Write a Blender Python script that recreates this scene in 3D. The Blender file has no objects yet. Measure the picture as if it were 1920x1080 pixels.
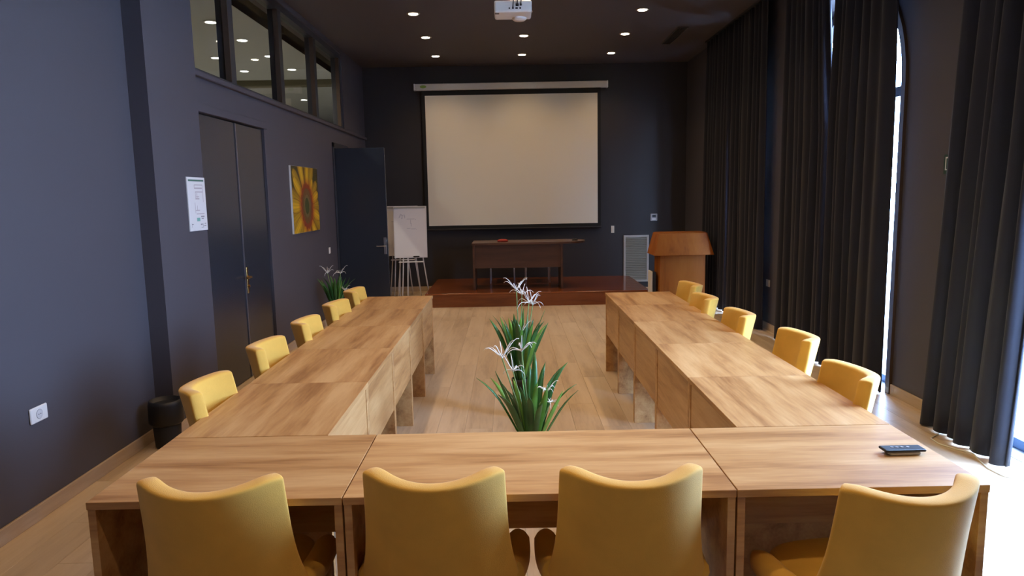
import bpy, bmesh, math, random
from mathutils import Vector, Matrix
random.seed(7)
SC = bpy.context.scene
COL = SC.collection
PI = math.pi

# ------------------------------------------------------------------ camera
H, PITCH, YAW, ROLL, FPX = 1.6783, 0.1331, 0.0020, 0.0188, 1310.0
fwd = Vector((math.sin(YAW)*math.cos(PITCH), math.cos(YAW)*math.cos(PITCH), -math.sin(PITCH)))
right = Vector((math.cos(YAW), -math.sin(YAW), 0))
up = right.cross(fwd)
rr = math.cos(ROLL)*right - math.sin(ROLL)*up
uu = math.sin(ROLL)*right + math.cos(ROLL)*up
cam_d = bpy.data.cameras.new('camera')
cam = bpy.data.objects.new('camera', cam_d); COL.objects.link(cam)
cam_d.sensor_width = 36; cam_d.sensor_fit = 'HORIZONTAL'
cam_d.lens = FPX/1920*36; cam_d.clip_start = .05; cam_d.clip_end = 300
M4 = Matrix((( rr.x, uu.x, -fwd.x, 0), (rr.y, uu.y, -fwd.y, 0), (rr.z, uu.z, -fwd.z, H), (0, 0, 0, 1)))
cam.matrix_world = M4
SC.camera = cam

# ------------------------------------------------------------------ world / exposure
SKY = 58.0
W = bpy.data.worlds.new('world'); SC.world = W; W.use_nodes = True
bg = W.node_tree.nodes['Background']
bg.inputs[0].default_value = (.40, .58, 1.0, 1); bg.inputs[1].default_value = SKY
SC.view_settings.view_transform = 'Standard'; SC.view_settings.look = 'None'
SC.view_settings.exposure = 0.0; SC.view_settings.gamma = 1.0
SC.view_settings.use_curve_mapping = False
LAMP_W = 33.0            # power of one recessed lamp
LAMP_COL = (1.0, .67, .37)

# ------------------------------------------------------------------ dimensions
XN, XP, XL, XR = -2.55, -2.42, -2.47, 3.10      # near left wall, pillar face, far left wall, right wall
YB, YK, ZC = 12.35, -1.6, 3.87
WIN = [(8.7, 10.7), (5.6, 7.6), (2.5, 4.5)]
ZS, RA = 2.5, 1.0

def portal(y0, y1):
    l = bpy.data.lights.new('window_portal', 'AREA'); l.shape = 'RECTANGLE'
    l.size = y1-y0; l.size_y = 3.5; l.cycles.is_portal = True
    o = bpy.data.objects.new('window_portal', l); COL.objects.link(o)
    o.matrix_world = Matrix(((0, 0, 1, XR+.21), (1, 0, 0, (y0+y1)/2), (0, 1, 0, 1.75), (0, 0, 0, 1)))
for w in WIN: portal(*w)

# ------------------------------------------------------------------ materials
MATS = {}
def mat(name, col, rough=.6, metal=0, spec=.5, emit=None, estr=0, sheen=0, bump=0, bscale=200, coat=0, var=0, vscale=4):
    if name in MATS: return MATS[name]
    m = bpy.data.materials.new(name); m.use_nodes = True
    nt = m.node_tree; b = nt.nodes['Principled BSDF']
    b.inputs['Base Color'].default_value = (*col, 1); b.inputs['Roughness'].default_value = rough
    b.inputs['Metallic'].default_value = metal; b.inputs['Specular IOR Level'].default_value = spec
    b.inputs['Sheen Weight'].default_value = sheen; b.inputs['Coat Weight'].default_value = coat
    if emit:
        b.inputs['Emission Color'].default_value = (*emit, 1); b.inputs['Emission Strength'].default_value = estr
    if bump or var:
        tc = nt.nodes.new('ShaderNodeTexCoord')
    if bump:
        n = nt.nodes.new('ShaderNodeTexNoise'); n.inputs['Scale'].default_value = bscale; n.inputs['Detail'].default_value = 2
        bp = nt.nodes.new('ShaderNodeBump'); bp.inputs['Strength'].default_value = bump; bp.inputs['Distance'].default_value = .002
        nt.links.new(tc.outputs['Object'], n.inputs['Vector']); nt.links.new(n.outputs['Fac'], bp.inputs['Height'])
        nt.links.new(bp.outputs['Normal'], b.inputs['Normal'])
    if var:
        n = nt.nodes.new('ShaderNodeTexNoise'); n.inputs['Scale'].default_value = vscale; n.inputs['Detail'].default_value = 4
        r = nt.nodes.new('ShaderNodeValToRGB')
        r.color_ramp.elements[0].position = .3; r.color_ramp.elements[1].position = .7
        r.color_ramp.elements[0].color = (*[c*(1-var) for c in col], 1); r.color_ramp.elements[1].color = (*[min(1, c*(1+var)) for c in col], 1)
        nt.links.new(tc.outputs['Object'], n.inputs['Vector']); nt.links.new(n.outputs['Fac'], r.inputs['Fac'])
        nt.links.new(r.outputs['Color'], b.inputs['Base Color'])
    MATS[name] = m; return m

def wood(name, dark, mid, light, rough=.42, axis=0, scale=1.0, coat=0, knots=.0, tint=.10):
    m = bpy.data.materials.new(name); m.use_nodes = True
    nt = m.node_tree; L = nt.links.new; b = nt.nodes['Principled BSDF']
    tc = nt.nodes.new('ShaderNodeTexCoord'); oi = nt.nodes.new('ShaderNodeObjectInfo')
    mul = nt.nodes.new('ShaderNodeVectorMath'); mul.operation = 'MULTIPLY'
    sc = [11*scale]*3; sc[axis] = 1.1*scale; mul.inputs[1].default_value = sc
    add = nt.nodes.new('ShaderNodeVectorMath'); add.operation = 'ADD'
    mm = nt.nodes.new('ShaderNodeMath'); mm.operation = 'MULTIPLY'; mm.inputs[1].default_value = 37.0
    L(oi.outputs['Random'], mm.inputs[0]); L(tc.outputs['Object'], mul.inputs[0]); L(mul.outputs[0], add.inputs[0]); L(mm.outputs[0], add.inputs[1])
    n1 = nt.nodes.new('ShaderNodeTexNoise'); n1.inputs['Scale'].default_value = 1.0; n1.inputs['Detail'].default_value = 5; n1.inputs['Distortion'].default_value = .35
    n2 = nt.nodes.new('ShaderNodeTexNoise'); n2.inputs['Scale'].default_value = 7.0; n2.inputs['Detail'].default_value = 3
    L(add.outputs[0], n1.inputs['Vector']); L(add.outputs[0], n2.inputs['Vector'])
    ramp = nt.nodes.new('ShaderNodeValToRGB'); e = ramp.color_ramp.elements
    e[0].position = .34; e[0].color = (*dark, 1); e[1].position = .64; e[1].color = (*light, 1)
    k = e.new(.48); k.color = (*mid, 1)
    mixf = nt.nodes.new('ShaderNodeMix'); mixf.data_type = 'FLOAT'; mixf.inputs[0].default_value = .22
    L(n1.outputs['Fac'], mixf.inputs[2]); L(n2.outputs['Fac'], mixf.inputs[3]); L(mixf.outputs[0], ramp.inputs['Fac'])
    hsv = nt.nodes.new('ShaderNodeHueSaturation')
    mr = nt.nodes.new('ShaderNodeMapRange'); mr.inputs['To Min'].default_value = 1-tint; mr.inputs['To Max'].default_value = 1+tint
    L(oi.outputs['Random'], mr.inputs['Value']); L(mr.outputs[0], hsv.inputs['Value']); L(ramp.outputs['Color'], hsv.inputs['Color'])
    L(hsv.outputs['Color'], b.inputs['Base Color'])
    b.inputs['Roughness'].default_value = rough; b.inputs['Coat Weight'].default_value = coat
    bp = nt.nodes.new('ShaderNodeBump'); bp.inputs['Strength'].default_value = .06; bp.inputs['Distance'].default_value = .002
    L(n2.outputs['Fac'], bp.inputs['Height']); L(bp.outputs['Normal'], b.inputs['Normal'])
    MATS[name] = m; return m

def painted(name, rough=.5):
    m = bpy.data.materials.new(name); m.use_nodes = True
    nt = m.node_tree; b = nt.nodes['Principled BSDF']
    a = nt.nodes.new('ShaderNodeAttribute'); a.attribute_name = 'paint'
    nt.links.new(a.outputs['Color'], b.inputs['Base Color']); b.inputs['Roughness'].default_value = rough
    MATS[name] = m; return m

WALL = mat('wall_paint', (.075, .067, .077), .62, bump=.05, bscale=60)
BACKW = mat('back_wall_paint', (.031, .026, .025), .62, bump=.05, bscale=60)
CEILM = mat('ceiling_paint', (.088, .072, .070), .7, bump=.04, bscale=60)
DOORM = mat('door_paint', (.026, .031, .041), .26)
FRAMEM = mat('frame_dark', (.035, .036, .045), .35)
BRONZE = mat('bronze_frame', (.09, .055, .035), .35, metal=.3)
OAK = wood('table_oak', (.31, .140, .045), (.49, .262, .096), (.61, .370, .158), .42, tint=.06)
FLOORM = wood('floor_oak', (.46, .335, .215), (.58, .44, .29), (.64, .50, .345), .36, axis=1, scale=.9, tint=.03)
BASEM = wood('baseboard_oak', (.40, .29, .19), (.48, .36, .245), (.54, .42, .29), .45, axis=1, scale=.8, tint=.03)
CHERRY = wood('platform_cherry', (.135, .033, .008), (.20, .052, .012), (.24, .066, .016), .22, axis=0, scale=.6, coat=.3, tint=.03)
LECT = wood('lectern_cherry', (.23, .062, .007), (.31, .092, .010), (.35, .112, .014), .5, axis=2, scale=.6, tint=.02)
LECT.node_tree.nodes['Principled BSDF'].inputs['Specular IOR Level'].default_value = .2
DESKW = wood('desk_walnut', (.055, .024, .013), (.078, .034, .018), (.095, .044, .025), .35, axis=0, scale=.6, tint=.02)
YEL = mat('mustard_fabric', (.72, .41, .062), .85, sheen=.15, bump=.35, bscale=420, var=.07, vscale=9)
LEGW = mat('chair_leg_wood', (.05, .028, .016), .4)
WHITE = mat('white_plastic', (.78, .76, .72), .4)
CASEM = mat('case_white', (.72, .68, .62), .3)
SCRM = mat('screen_white', (.80, .75, .63), .75, bump=.03, bscale=900)
BLACK = mat('black_plastic', (.010, .010, .011), .45)
BLACKF = mat('screen_border', (.008, .008, .008), .8)
CURT = mat('curtain_velvet', (.013, .014, .024), .65, spec=.25, sheen=.08, bump=.1, bscale=500)
BRASS = mat('brass', (.55, .34, .12), .28, metal=1)
STEEL = mat('steel', (.55, .55, .56), .28, metal=1)
WSTEEL = mat('white_steel', (.70, .67, .66), .4)
LEAF = mat('leaf_green', (.040, .150, .034), .42, var=.45, vscale=6)
LEAFL = mat('leaf_light_green', (.13, .31, .040), .42, var=.35, vscale=6)
STEMM = mat('stem_green', (.16, .26, .08), .5)
PETAL = mat('petal_white', (.85, .84, .78), .6)
POTM = mat('pot_black', (.014, .014, .015), .4)
GREYCEIL = mat('hall_ceiling', (.62, .62, .58), .8)
OLIVE = mat('hall_beam', (.20, .175, .105), .8)
HALLW = mat('hall_wall', (.42, .42, .42), .8)
CONC = mat('outside_paving', (.62, .60, .56), .8, var=.08, vscale=2)
RED = mat('red_cloth', (.30, .025, .012), .8)
BOARD = painted('whiteboard_print', .16)
PAINT = painted('canvas_print', .45)
SIGN = painted('sign_print', .5)
GLASS = bpy.data.materials.new('window_glass'); GLASS.use_nodes = True
_nt = GLASS.node_tree; _nt.nodes.clear()
_o = _nt.nodes.new('ShaderNodeOutputMaterial'); _t = _nt.nodes.new('ShaderNodeBsdfTransparent'); _g = _nt.nodes.new('ShaderNodeBsdfGlossy')
_f = _nt.nodes.new('ShaderNodeFresnel'); _x = _nt.nodes.new('ShaderNodeMixShader')
_t.inputs[0].default_value = (.93, .96, .95, 1); _g.inputs['Roughness'].default_value = .02; _f.inputs['IOR'].default_value = 1.45
_ge = _nt.nodes.new('ShaderNodeNewGeometry'); _m1 = _nt.nodes.new('ShaderNodeMath'); _m1.operation = 'SUBTRACT'; _m1.inputs[0].default_value = 1; _nt.links.new(_ge.outputs['Backfacing'], _m1.inputs[1])
_m2 = _nt.nodes.new('ShaderNodeMath'); _m2.operation = 'MULTIPLY'; _nt.links.new(_f.outputs[0], _m2.inputs[0]); _nt.links.new(_m1.outputs[0], _m2.inputs[1])
_nt.links.new(_m2.outputs[0], _x.inputs[0]); _nt.links.new(_t.outputs[0], _x.inputs[1]); _nt.links.new(_g.outputs[0], _x.inputs[2]); _nt.links.new(_x.outputs[0], _o.inputs[0])

# ------------------------------------------------------------------ helpers
def obj(name, bm, m, parent=None, smooth=False):
    me = bpy.data.meshes.new(name)
    if isinstance(bm, bmesh.types.BMesh):
        bmesh.ops.recalc_face_normals(bm, faces=bm.faces[:]); bm.to_mesh(me); bm.free()
    me.materials.append(m)
    if smooth:
        for p in me.polygons: p.use_smooth = True
    o = bpy.data.objects.new(name, me); COL.objects.link(o)
    if parent: o.parent = parent
    return o
def tag(o, label, cat, group=None):
    o['label'] = label; o['category'] = cat
    if group: o['group'] = group
    return o
def struct(name, bm, m, parent=None, label=None):
    o = obj(name, bm, m, parent)
    if not parent: o['kind'] = 'structure'
    if label: o['label'] = label
    return o
def thing(name, label, cat, loc=(0, 0, 0), rz=0, group=None):
    o = bpy.data.objects.new(name, None); COL.objects.link(o); o.empty_display_size = .1
    o.location = loc; o.rotation_euler = (0, 0, rz)
    return tag(o, label, cat, group)
def add_box(bm, x0, x1, y0, y1, z0, z1, bev=0, seg=1):
    r = bmesh.ops.create_cube(bm, size=1)
    vs = r['verts']
    for v in vs:
        v.co = Vector((x0+(v.co.x+.5)*(x1-x0), y0+(v.co.y+.5)*(y1-y0), z0+(v.co.z+.5)*(z1-z0)))
    if bev:
        es = list({e for v in vs for e in v.link_edges})
        bmesh.ops.bevel(bm, geom=es, offset=bev, segments=seg, affect='EDGES', profile=.5)
    return bm
def box(*a, **k):
    return add_box(bmesh.new(), *a, **k)
def add_poly(bm, pts):
    return bm.faces.new([bm.verts.new(p) for p in pts])
def add_tube(bm, pts, rad, n=8, cap=True):
    pts = [Vector(p) for p in pts]
    rads = rad if isinstance(rad, (list, tuple)) else [rad]*len(pts)
    rings = []; prev = None
    for i, p in enumerate(pts):
        d = (pts[min(i+1, len(pts)-1)]-pts[max(i-1, 0)]).normalized()
        if prev is None:
            a = d.orthogonal().normalized()
        else:
            a = (prev - d*prev.dot(d)).normalized()
        prev = a; b = d.cross(a)
        rings.append([bm.verts.new(p+rads[i]*(math.cos(2*PI*k/n)*a+math.sin(2*PI*k/n)*b)) for k in range(n)])
    for r0, r1 in zip(rings, rings[1:]):
        for k in range(n): bm.faces.new((r0[k], r0[(k+1) % n], r1[(k+1) % n], r1[k]))
    if cap: bm.faces.new(rings[0][::-1]); bm.faces.new(rings[-1])
    return bm
def tube(*a, **k): return add_tube(bmesh.new(), *a, **k)
def add_lathe(bm, prof, n=24, c=(0, 0, 0), sx=1, sy=1):
    rings = [[bm.verts.new((c[0]+r*sx*math.cos(2*PI*k/n), c[1]+r*sy*math.sin(2*PI*k/n), c[2]+z)) for k in range(n)] for r, z in prof]
    for r0, r1 in zip(rings, rings[1:]):
        for k in range(n): bm.faces.new((r0[k], r0[(k+1) % n], r1[(k+1) % n], r1[k]))
    bm.faces.new(rings[0][::-1]); bm.faces.new(rings[-1])
    return bm
def lathe(*a, **k): return add_lathe(bmesh.new(), *a, **k)
def add_prism(bm, poly, ax, a0, a1):
    """extrude a 2-D polygon along axis ax (poly holds the two other axes in order)"""
    def P(p, t):
        l = list(p); l.insert(ax, t); return l
    v0 = [bm.verts.new(P(p, a0)) for p in poly]; v1 = [bm.verts.new(P(p, a1)) for p in poly]
    n = len(poly)
    bm.faces.new(v0[::-1]); bm.faces.new(v1)
    for i in range(n): bm.faces.new((v0[i], v0[(i+1) % n], v1[(i+1) % n], v1[i]))
    return bm
def prism(*a): return add_prism(bmesh.new(), *a)
def dup(root, loc, rz, label=None, group=None, **kw):
    r = root.copy(); COL.objects.link(r); r.location = loc; r.rotation_euler = (0, 0, rz)
    if label: r['label'] = label
    if group: r['group'] = group
    for ch in list(root.children):
        c = ch.copy(); COL.objects.link(c); c.parent = r
        for g in list(ch.children):
            d = g.copy(); COL.objects.link(d); d.parent = c
    return r
def paint_sheet(name, m, parent, origin, du, dv, nu, nv, fn, thick=None):
    """flat printed sheet: a grid with per-vertex print colours; origin + u*du + v*dv"""
    me = bpy.data.meshes.new(name)
    o3, du, dv = Vector(origin), Vector(du), Vector(dv)
    vs = [o3+du*(i/nu)+dv*(j/nv) for j in range(nv+1) for i in range(nu+1)]
    fs = [(j*(nu+1)+i, j*(nu+1)+i+1, (j+1)*(nu+1)+i+1, (j+1)*(nu+1)+i) for j in range(nv) for i in range(nu)]
    me.from_pydata(vs, [], fs); me.update()
    at = me.color_attributes.new('paint', 'FLOAT_COLOR', 'POINT')
    for j in range(nv+1):
        for i in range(nu+1):
            at.data[j*(nu+1)+i].color = (*fn(i/nu, j/nv), 1)
    me.materials.append(m)
    o = bpy.data.objects.new(name, me); COL.objects.link(o)
    if parent: o.parent = parent
    return o

# ================================================================== the setting
# ---- floor with its planks
fl = struct('floor', box(XN-.3, XR+.35, YK-.1, YB+.1, -.12, -.011), mat('floor_joint', (.12, .08, .05), .6), label='light oak laminate floor laid in long planks')
PW, PL = .2, 1.38
plank_me = None
nx = int(math.ceil((XR-XN)/PW)); k = 0
for i in range(nx):
    off = [0, .55, .97, .28, .8][i % 5]
    y = 1.3-off
    while y < YB:
        y0, y1 = max(y, 1.3), min(y+PL, YB)
        x0 = XN+i*PW
        w = min(PW, XR-x0)
        if plank_me and abs((y1-y0)-PL) < 1e-6 and abs(w-PW) < 1e-6:
            p = bpy.data.objects.new('plank', plank_me); COL.objects.link(p)
        elif y1-y0 > .02 and w > .02:
            p = obj('plank', box(.0006, w-.0006, .0008, y1-y0-.0008, -.0105, 0, bev=.0008), FLOORM)
            if abs((y1-y0)-PL) < 1e-6 and abs(w-PW) < 1e-6: plank_me = p.data
        else:
            y += PL; continue
        p.location = (x0, y0, 0); p.parent = fl
        y += PL
obj('rear_flooring', box(XN, XR, YK, 1.299, -.0105, 0), FLOORM, fl)

# ---- ceiling
struct('ceiling', box(XN-.3, XR+.3, YK-.1, YB+.2, ZC, ZC+.12), CEILM, label='dark charcoal painted ceiling with recessed downlights')
# ---- back wall, rear wall
struct('wall_back', box(XN-.3, XR+.3, YB, YB+.2, -.1, ZC+.1), BACKW, label='dark charcoal back wall behind the projection screen')
struct('wall_rear', box(XN-.3, XR+.3, YK-.2, YK, -.1, ZC+.1), WALL)
# ---- left wall: near stretch, pillar, far stretch with doors and the high window band
D1 = (5.66, 7.22); D2 = (10.05, 10.85); DH = 2.38
CL0, CL1, CZ0, CZ1 = 5.5, 10.82, 2.70, 3.80
struct('wall_left_near', box(XN-.2, XN, YK, 4.86, -.1, ZC), WALL, label='dark slate wall in daylight beside the nearest tables')
struct('wall_left_pillar', box(XN-.2, XP, 4.85, 5.62, -.1, ZC), WALL, label='shallow pillar on the left wall with the floor plan notice')
bm = bmesh.new(); T0 = XL-.16
add_box(bm, T0, XL, 5.5, D1[0], -.1, CZ0)
add_box(bm, T0, XL, D1[0], D1[1], DH, CZ0)
add_box(bm, T0, XL, D1[1], D2[0], -.1, CZ0)
add_box(bm, T0, XL, D2[0], D2[1], DH, CZ0)
add_box(bm, T0, XL, D2[1], YB, -.1, CZ0)
add_box(bm, T0, XL, CL1, YB, CZ0, ZC)
add_box(bm, T0, XL, 5.5, CL1, CZ1, ZC)
struct('wall_left_far', bm, WALL, label='dark slate left wall with doors and a high window band')
# sill moulding below the high windows
struct('trim_1', box(XL-.02, XL+.035, 5.62, YB, CZ0-.045, CZ0+.0, bev=.006), WALL, label='projecting sill along the high interior windows')
# ---- right wall with arched openings
def arch_wall():
    bm = bmesh.new(); x0, x1 = XR, XR+.22
    ys = [YK]
    zt = ZC+.02
    segs = []
    def quad(y0, z00, z01, y1, z10, z11):
        for x in (x0, x1): add_poly(bm, [(x, y0, z00), (x, y1, z10), (x, y1, z11), (x, y0, z01)])
    prev = YK
    for (a, b) in sorted(WIN):
        quad(prev, -.1, zt, a, -.1, zt)
        c = (a+b)/2; N = 24
        pts = [(c-RA*math.cos(PI*i/N), ZS+RA*math.sin(PI*i/N)) for i in range(N+1)]
        for (ya, za), (yb, zb) in zip(pts, pts[1:]):
            quad(ya, za, zt, yb, zb, zt)
            add_poly(bm, [(x0, ya, za), (x1, ya, za), (x1, yb, zb), (x0, yb, zb)])
        for y in (a, b): add_poly(bm, [(x0, y, -.1), (x1, y, -.1), (x1, y, ZS), (x0, y, ZS)])
        prev = b
    quad(prev, -.1, zt, YB, -.1, zt)
    return bm
struct('wall_right', arch_wall(), WALL, label='dark slate right wall with tall arched windows behind curtains')
# arched windows: trim band, frame, glazing, sill
for n, (a, b) in enumerate(WIN):
    c = (a+b)/2
    w = thing('window_%d' % (n+1), ['arched window at the far end hidden behind closed curtains', 'arched window with daylight at the edge of its curtains', 'open-curtained arched glass door nearest the camera'][n], 'window', (XR, c, 0))
    w['kind'] = 'structure'; del w['category']
    def band(ri, ro, xa, xb):
        bm = bmesh.new(); N = 24
        inn = [(-ri, 0)]+[(-ri*math.cos(PI*i/N), ZS+ri*math.sin(PI*i/N)) for i in range(N+1)]+[(ri, 0)]
        out = [(-ro, 0)]+[(-ro*math.cos(PI*i/N), ZS+ro*math.sin(PI*i/N)) for i in range(N+1)]+[(ro, 0)]
        for i in range(len(inn)-1):
            (p, q, r, s) = (inn[i], inn[i+1], out[i+1], out[i])
            vs = [[bm.verts.new((x, t[0], t[1])) for t in (p, q, r, s)] for x in (xa, xb)]
            A, B = vs
            for f in ((A[0], A[1], A[2], A[3]), (B[3], B[2], B[1], B[0]), (A[0], A[1], B[1], B[0]), (A[3], A[2], B[2], B[3])): bm.faces.new(f)
        bmesh.ops.remove_doubles(bm, verts=bm.verts[:], dist=1e-5)
        return bm
    obj('arch_trim', band(RA+.002, RA+.06, -.025, .0), BRONZE, w)
    obj('frame', band(RA-.07, RA-.002, .12, .19), FRAMEM, w)
    obj('mullion', box(.125, .185, -.04, .04, .0, ZS+RA-.06), FRAMEM, w)
    obj('transom', box(.125, .185, -RA+.07, RA-.07, ZS-.08, ZS), FRAMEM, w)
    obj('bottom_rail', box(.125, .185, -RA+.07, RA-.07, .0, .07), mat('blue_rail', (.12, .22, .40), .4), w)
    bm = bmesh.new(); N = 24; r = RA-.08
    pts = [(-r, .06)]+[(-r*math.cos(PI*i/N), ZS+r*math.sin(PI*i/N)) for i in range(N+1)]+[(r, .06)]
    add_prism(bm, pts, 0, .15, .156); obj('pane', bm, GLASS, w)
    obj('threshold', box(.0, .24, -RA, RA, -.02, .004), mat('pale_stone', (.6, .6, .6), .5), w)
# outside paving
o = struct('ground_outside', box(XR+.22, 40, -25, 40, -.25, -.06), CONC, label='bright paving outside the windows')
# ---- baseboards
def bb(name, x, y0, y1, s):
    struct(name, box(min(x, x+s*.016), max(x, x+s*.016), y0, y1, 0, .085, bev=.003), BASEM)
bb('baseboard_left_near', XN, YK, 4.85, 1)
struct('baseboard_left_pillar', box(XN, XP, 4.834, 4.85, 0, .085), BASEM)
bb('baseboard_left_pillar_face', XP, 4.834, 5.62, 1)
bb('baseboard_left_middle', XL, D1[1]+.07, D2[0]-.07, 1)
bb('baseboard_left_far', XL, D2[1]+.07, YB, 1)
edges = [YK]+[v for w in sorted(WIN) for v in (w[0]-.06, w[1]+.06)]+[YB]
for i in range(0, len(edges), 2): bb('baseboard_right_%d' % (i//2+1), XR, edges[i], edges[i+1], -1)
struct('baseboard_back', box(XL, -1.31, YB-.016, YB, 0, .085, bev=.003), BASEM)

# ---- high interior windows
cw = thing('window_4', 'band of high interior windows above the doors on the left wall', 'window', (XL, 0, 0)); cw['kind'] = 'structure'; del cw['category']
mul = [6.60, 8.02, 9.42]
for y in mul:
    m_ = obj('mullion', box(-.13, -.02, y-.055, y+.055, CZ0, CZ1), FRAMEM, cw)
    obj('bead', box(-.07, -.018, y-.068, y-.056, CZ0+.03, CZ1-.05), BRONZE, m_)
    obj('bead', box(-.07, -.04, y+.056, y+.066, CZ0+.03, CZ1-.05), BRONZE, m_)
e_ = obj('end_jamb', box(-.13, -.02, CL1-.09, CL1, CZ0, CZ1), FRAMEM, cw)
obj('bead', box(-.07, -.018, CL1-.105, CL1-.091, CZ0+.03, CZ1-.05), BRONZE, e_)
obj('head_rail', box(-.13, -.015, 5.5, CL1, CZ1-.07, CZ1+.005), FRAMEM, cw)
obj('sill_rail', box(-.13, -.015, 5.5, CL1, CZ0-.005, CZ0+.03), FRAMEM, cw)
ed = [5.5]+mul+[CL1-.04]
for a, b in zip(ed, ed[1:]): obj('pane', box(-.078, -.072, a+.05, b-.05, CZ0+.02, CZ1-.06), GLASS, cw)

# ---- adjoining hall seen through the high windows
ZH = 3.90
hs = struct('ceiling_hall', box(-8.5, -3.15, 3, 26, ZH, ZH+.1), GREYCEIL, label='pale grey ceiling of the adjoining hall beyond the high windows')
struct('trim_hall', box(-3.16, -3.15, 3, 26, ZH+.001, 4.6), OLIVE, label='olive bulkhead face in the adjoining hall')
struct('ceiling_hall_strip', box(-3.15, T0, 3, 26, 4.6, 4.7), OLIVE)
struct('trim_hall_beam', box(-8.5, -3.17, 13.6, 13.9, ZH-.10, ZH), OLIVE, label='beam across the adjoining hall ceiling')
struct('trim_hall_rib', box(-3.14, -3.05, 9.75, 10.0, 3.92, 4.6), mat('hall_rib', (.10, .085, .05), .8))
struct('wall_hall_side', box(-8.7, -8.5, 3, 26, 0, 4.7), HALLW); struct('wall_hall_end', box(-8.7, T0, 26, 26.2, 0, 4.7), HALLW)
struct('wall_hall_start', box(-8.7, T0-.05, 2.8, 3, 0, 4.7), HALLW)
struct('wall_hall_upper', box(T0, XL, 3, YB+.2, ZC+.125, 4.75), HALLW); struct('wall_hall_rest', box(T0, XL, YB+.205, 26, 0, 4.7), HALLW)
struct('floor_hall', box(-8.7, T0-.005, 2.8, 26.2, -.1, 0), mat('hall_floor', (.42, .38, .33), .5))
def lamp_light(kind, parent, z, w, col, ang=150, r=.04, blend=.6):
    l = bpy.data.lights.new('lamp', 'SPOT'); l.energy = w; l.color = col; l.spot_size = math.radians(ang); l.spot_blend = blend; l.shadow_soft_size = r
    o = bpy.data.objects.new('bulb_light', l); COL.objects.link(o); o.parent = parent; o.location = (0, 0, z)
    return o
EMH = mat('hall_lamp_glow', (1, 1, 1), .5, emit=(1, .95, .82), estr=9)
def hall_lamp(x, y, label):
    t = thing('hall_downlight', label, 'ceiling light', (x, y, ZH), 0, 'downlights in the adjoining hall')
    obj('trim_ring', lathe([(.085, -.001), (.10, -.006), (.085, -.010), (.07, -.008)], 20), WHITE, t)
    obj('diffuser', lathe([(.07, -.003), (.068, -.009), (.05, -.010)], 20), EMH, t)
    lamp_light('s', t, -.03, 110, (1, .93, .80), 160)
def hz(xs, ys, z): return (xs*(z-H), ys*(z-H))
zz = (ZH-H)/(3.55-H)
for i, (x, y, lb) in enumerate([(-3.123, 7.725, 'small round downlight nearest through the first high pane'), (-3.122, 8.602, 'round downlight at the left edge of the second high pane'),
        (-3.127, 9.565, 'round downlight in the middle of the second high pane'), (-3.136, 10.555, 'round downlight in the third high pane'),
        (-3.848, 9.605, 'bright downlight low in the first high pane'), (-3.851, 10.613, 'bright downlight low in the second high pane'), (-3.886, 13.755, 'smallest downlight low in the third high pane')]):
    hall_lamp(x*zz, y*zz, lb)

# ---- double door on the left wall
d1 = thing('door_1', 'dark double door on the left wall beside the floor plan notice', 'door', (XL, 0, 0)); d1['kind'] = 'structure'; del d1['category']
bm = bmesh.new()
add_box(bm, -.0, .009, D1[0]-.06, D1[0], 0, DH+.07, bev=.002); add_box(bm, 0, .009, D1[1], D1[1]+.06, 0, DH+.07, bev=.002); add_box(bm, 0, .022, D1[0]-.06, D1[1]+.06, DH, DH+.07, bev=.004)
obj('architrave', bm, WALL, d1)
SPL = 6.50
for (a, b) in ((D1[0]+.02, SPL-.004), (SPL+.004, D1[1]-.015)):
    lf = obj('door_leaf', box(-.055, -.010, a, b, .01, DH-.012, bev=.002), DOORM, d1)
    if b < 6.6:
        obj('astragal', box(-.010, -.003, b-.012, b+.012, .01, DH-.012), mat('astragal', (.09, .085, .10), .3), lf)
    if a > 6.4:
        h = obj('handle_plate', box(-.010, -.002, a+.025, a+.065, .80, 1.05, bev=.003), BRASS, lf)
obj('reveal', box(-.155, -.14, D1[0], D1[1], 0, DH), BLACK, d1)
hd = [c for c in d1.children if c.name.startswith('door_leaf')][1]
obj('handle', add_tube(tube([(-.024, SPL+.05, .955), (.03, SPL+.05, .955), (.035, SPL+.04, .955), (.035, SPL-.07, .955)], .009), [(-.024, SPL+.05, .87), (.012, SPL+.05, .87)], .011), BRASS, hd)
# ---- open single door further along
d2 = thing('door_2', 'dark single door standing open beside the flip charts', 'door', (XL, D2[0], 0)); d2['kind'] = 'structure'; del d2['category']
bm = bmesh.new()
add_box(bm, 0, .02, -.06, 0, 0, DH+.07, bev=.004); add_box(bm, 0, .02, .80, .86, 0, DH+.07, bev=.004); add_box(bm, 0, .02, -.06, .86, DH, DH+.07, bev=.004)
add_box(bm, -.15, 0, -.001, .02, 0, DH); add_box(bm, -.15, 0, .785, .80, 0, DH)
obj('architrave', bm, FRAMEM, d2)
lf = obj('door_leaf', box(.012, .715, .022, .064, .01, DH-.01, bev=.003), DOORM, d2)
obj('handle_plate', box(.655, .695, .012, .022, .86, 1.10, bev=.003), STEEL, lf)
obj('handle', tube([(.675, .02, .98), (.675, -.03, .98), (.66, -.038, .98), (.56, -.038, .98)], .009), STEEL, lf)
for z in (.35, 2.05): obj('hinge', tube([(.006, .03, z), (.006, .03, z+.11)], .009), STEEL, lf)

# ---- stage
pf = struct('platform', box(-1.29, 2.10, 10.45, YB-.001, 0, .185), CHERRY, label='low reddish wooden stage in front of the screen')
obj('platform_top', box(-1.295, 2.105, 10.44, YB-.001, .186, .21, bev=.004), CHERRY, pf)

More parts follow.
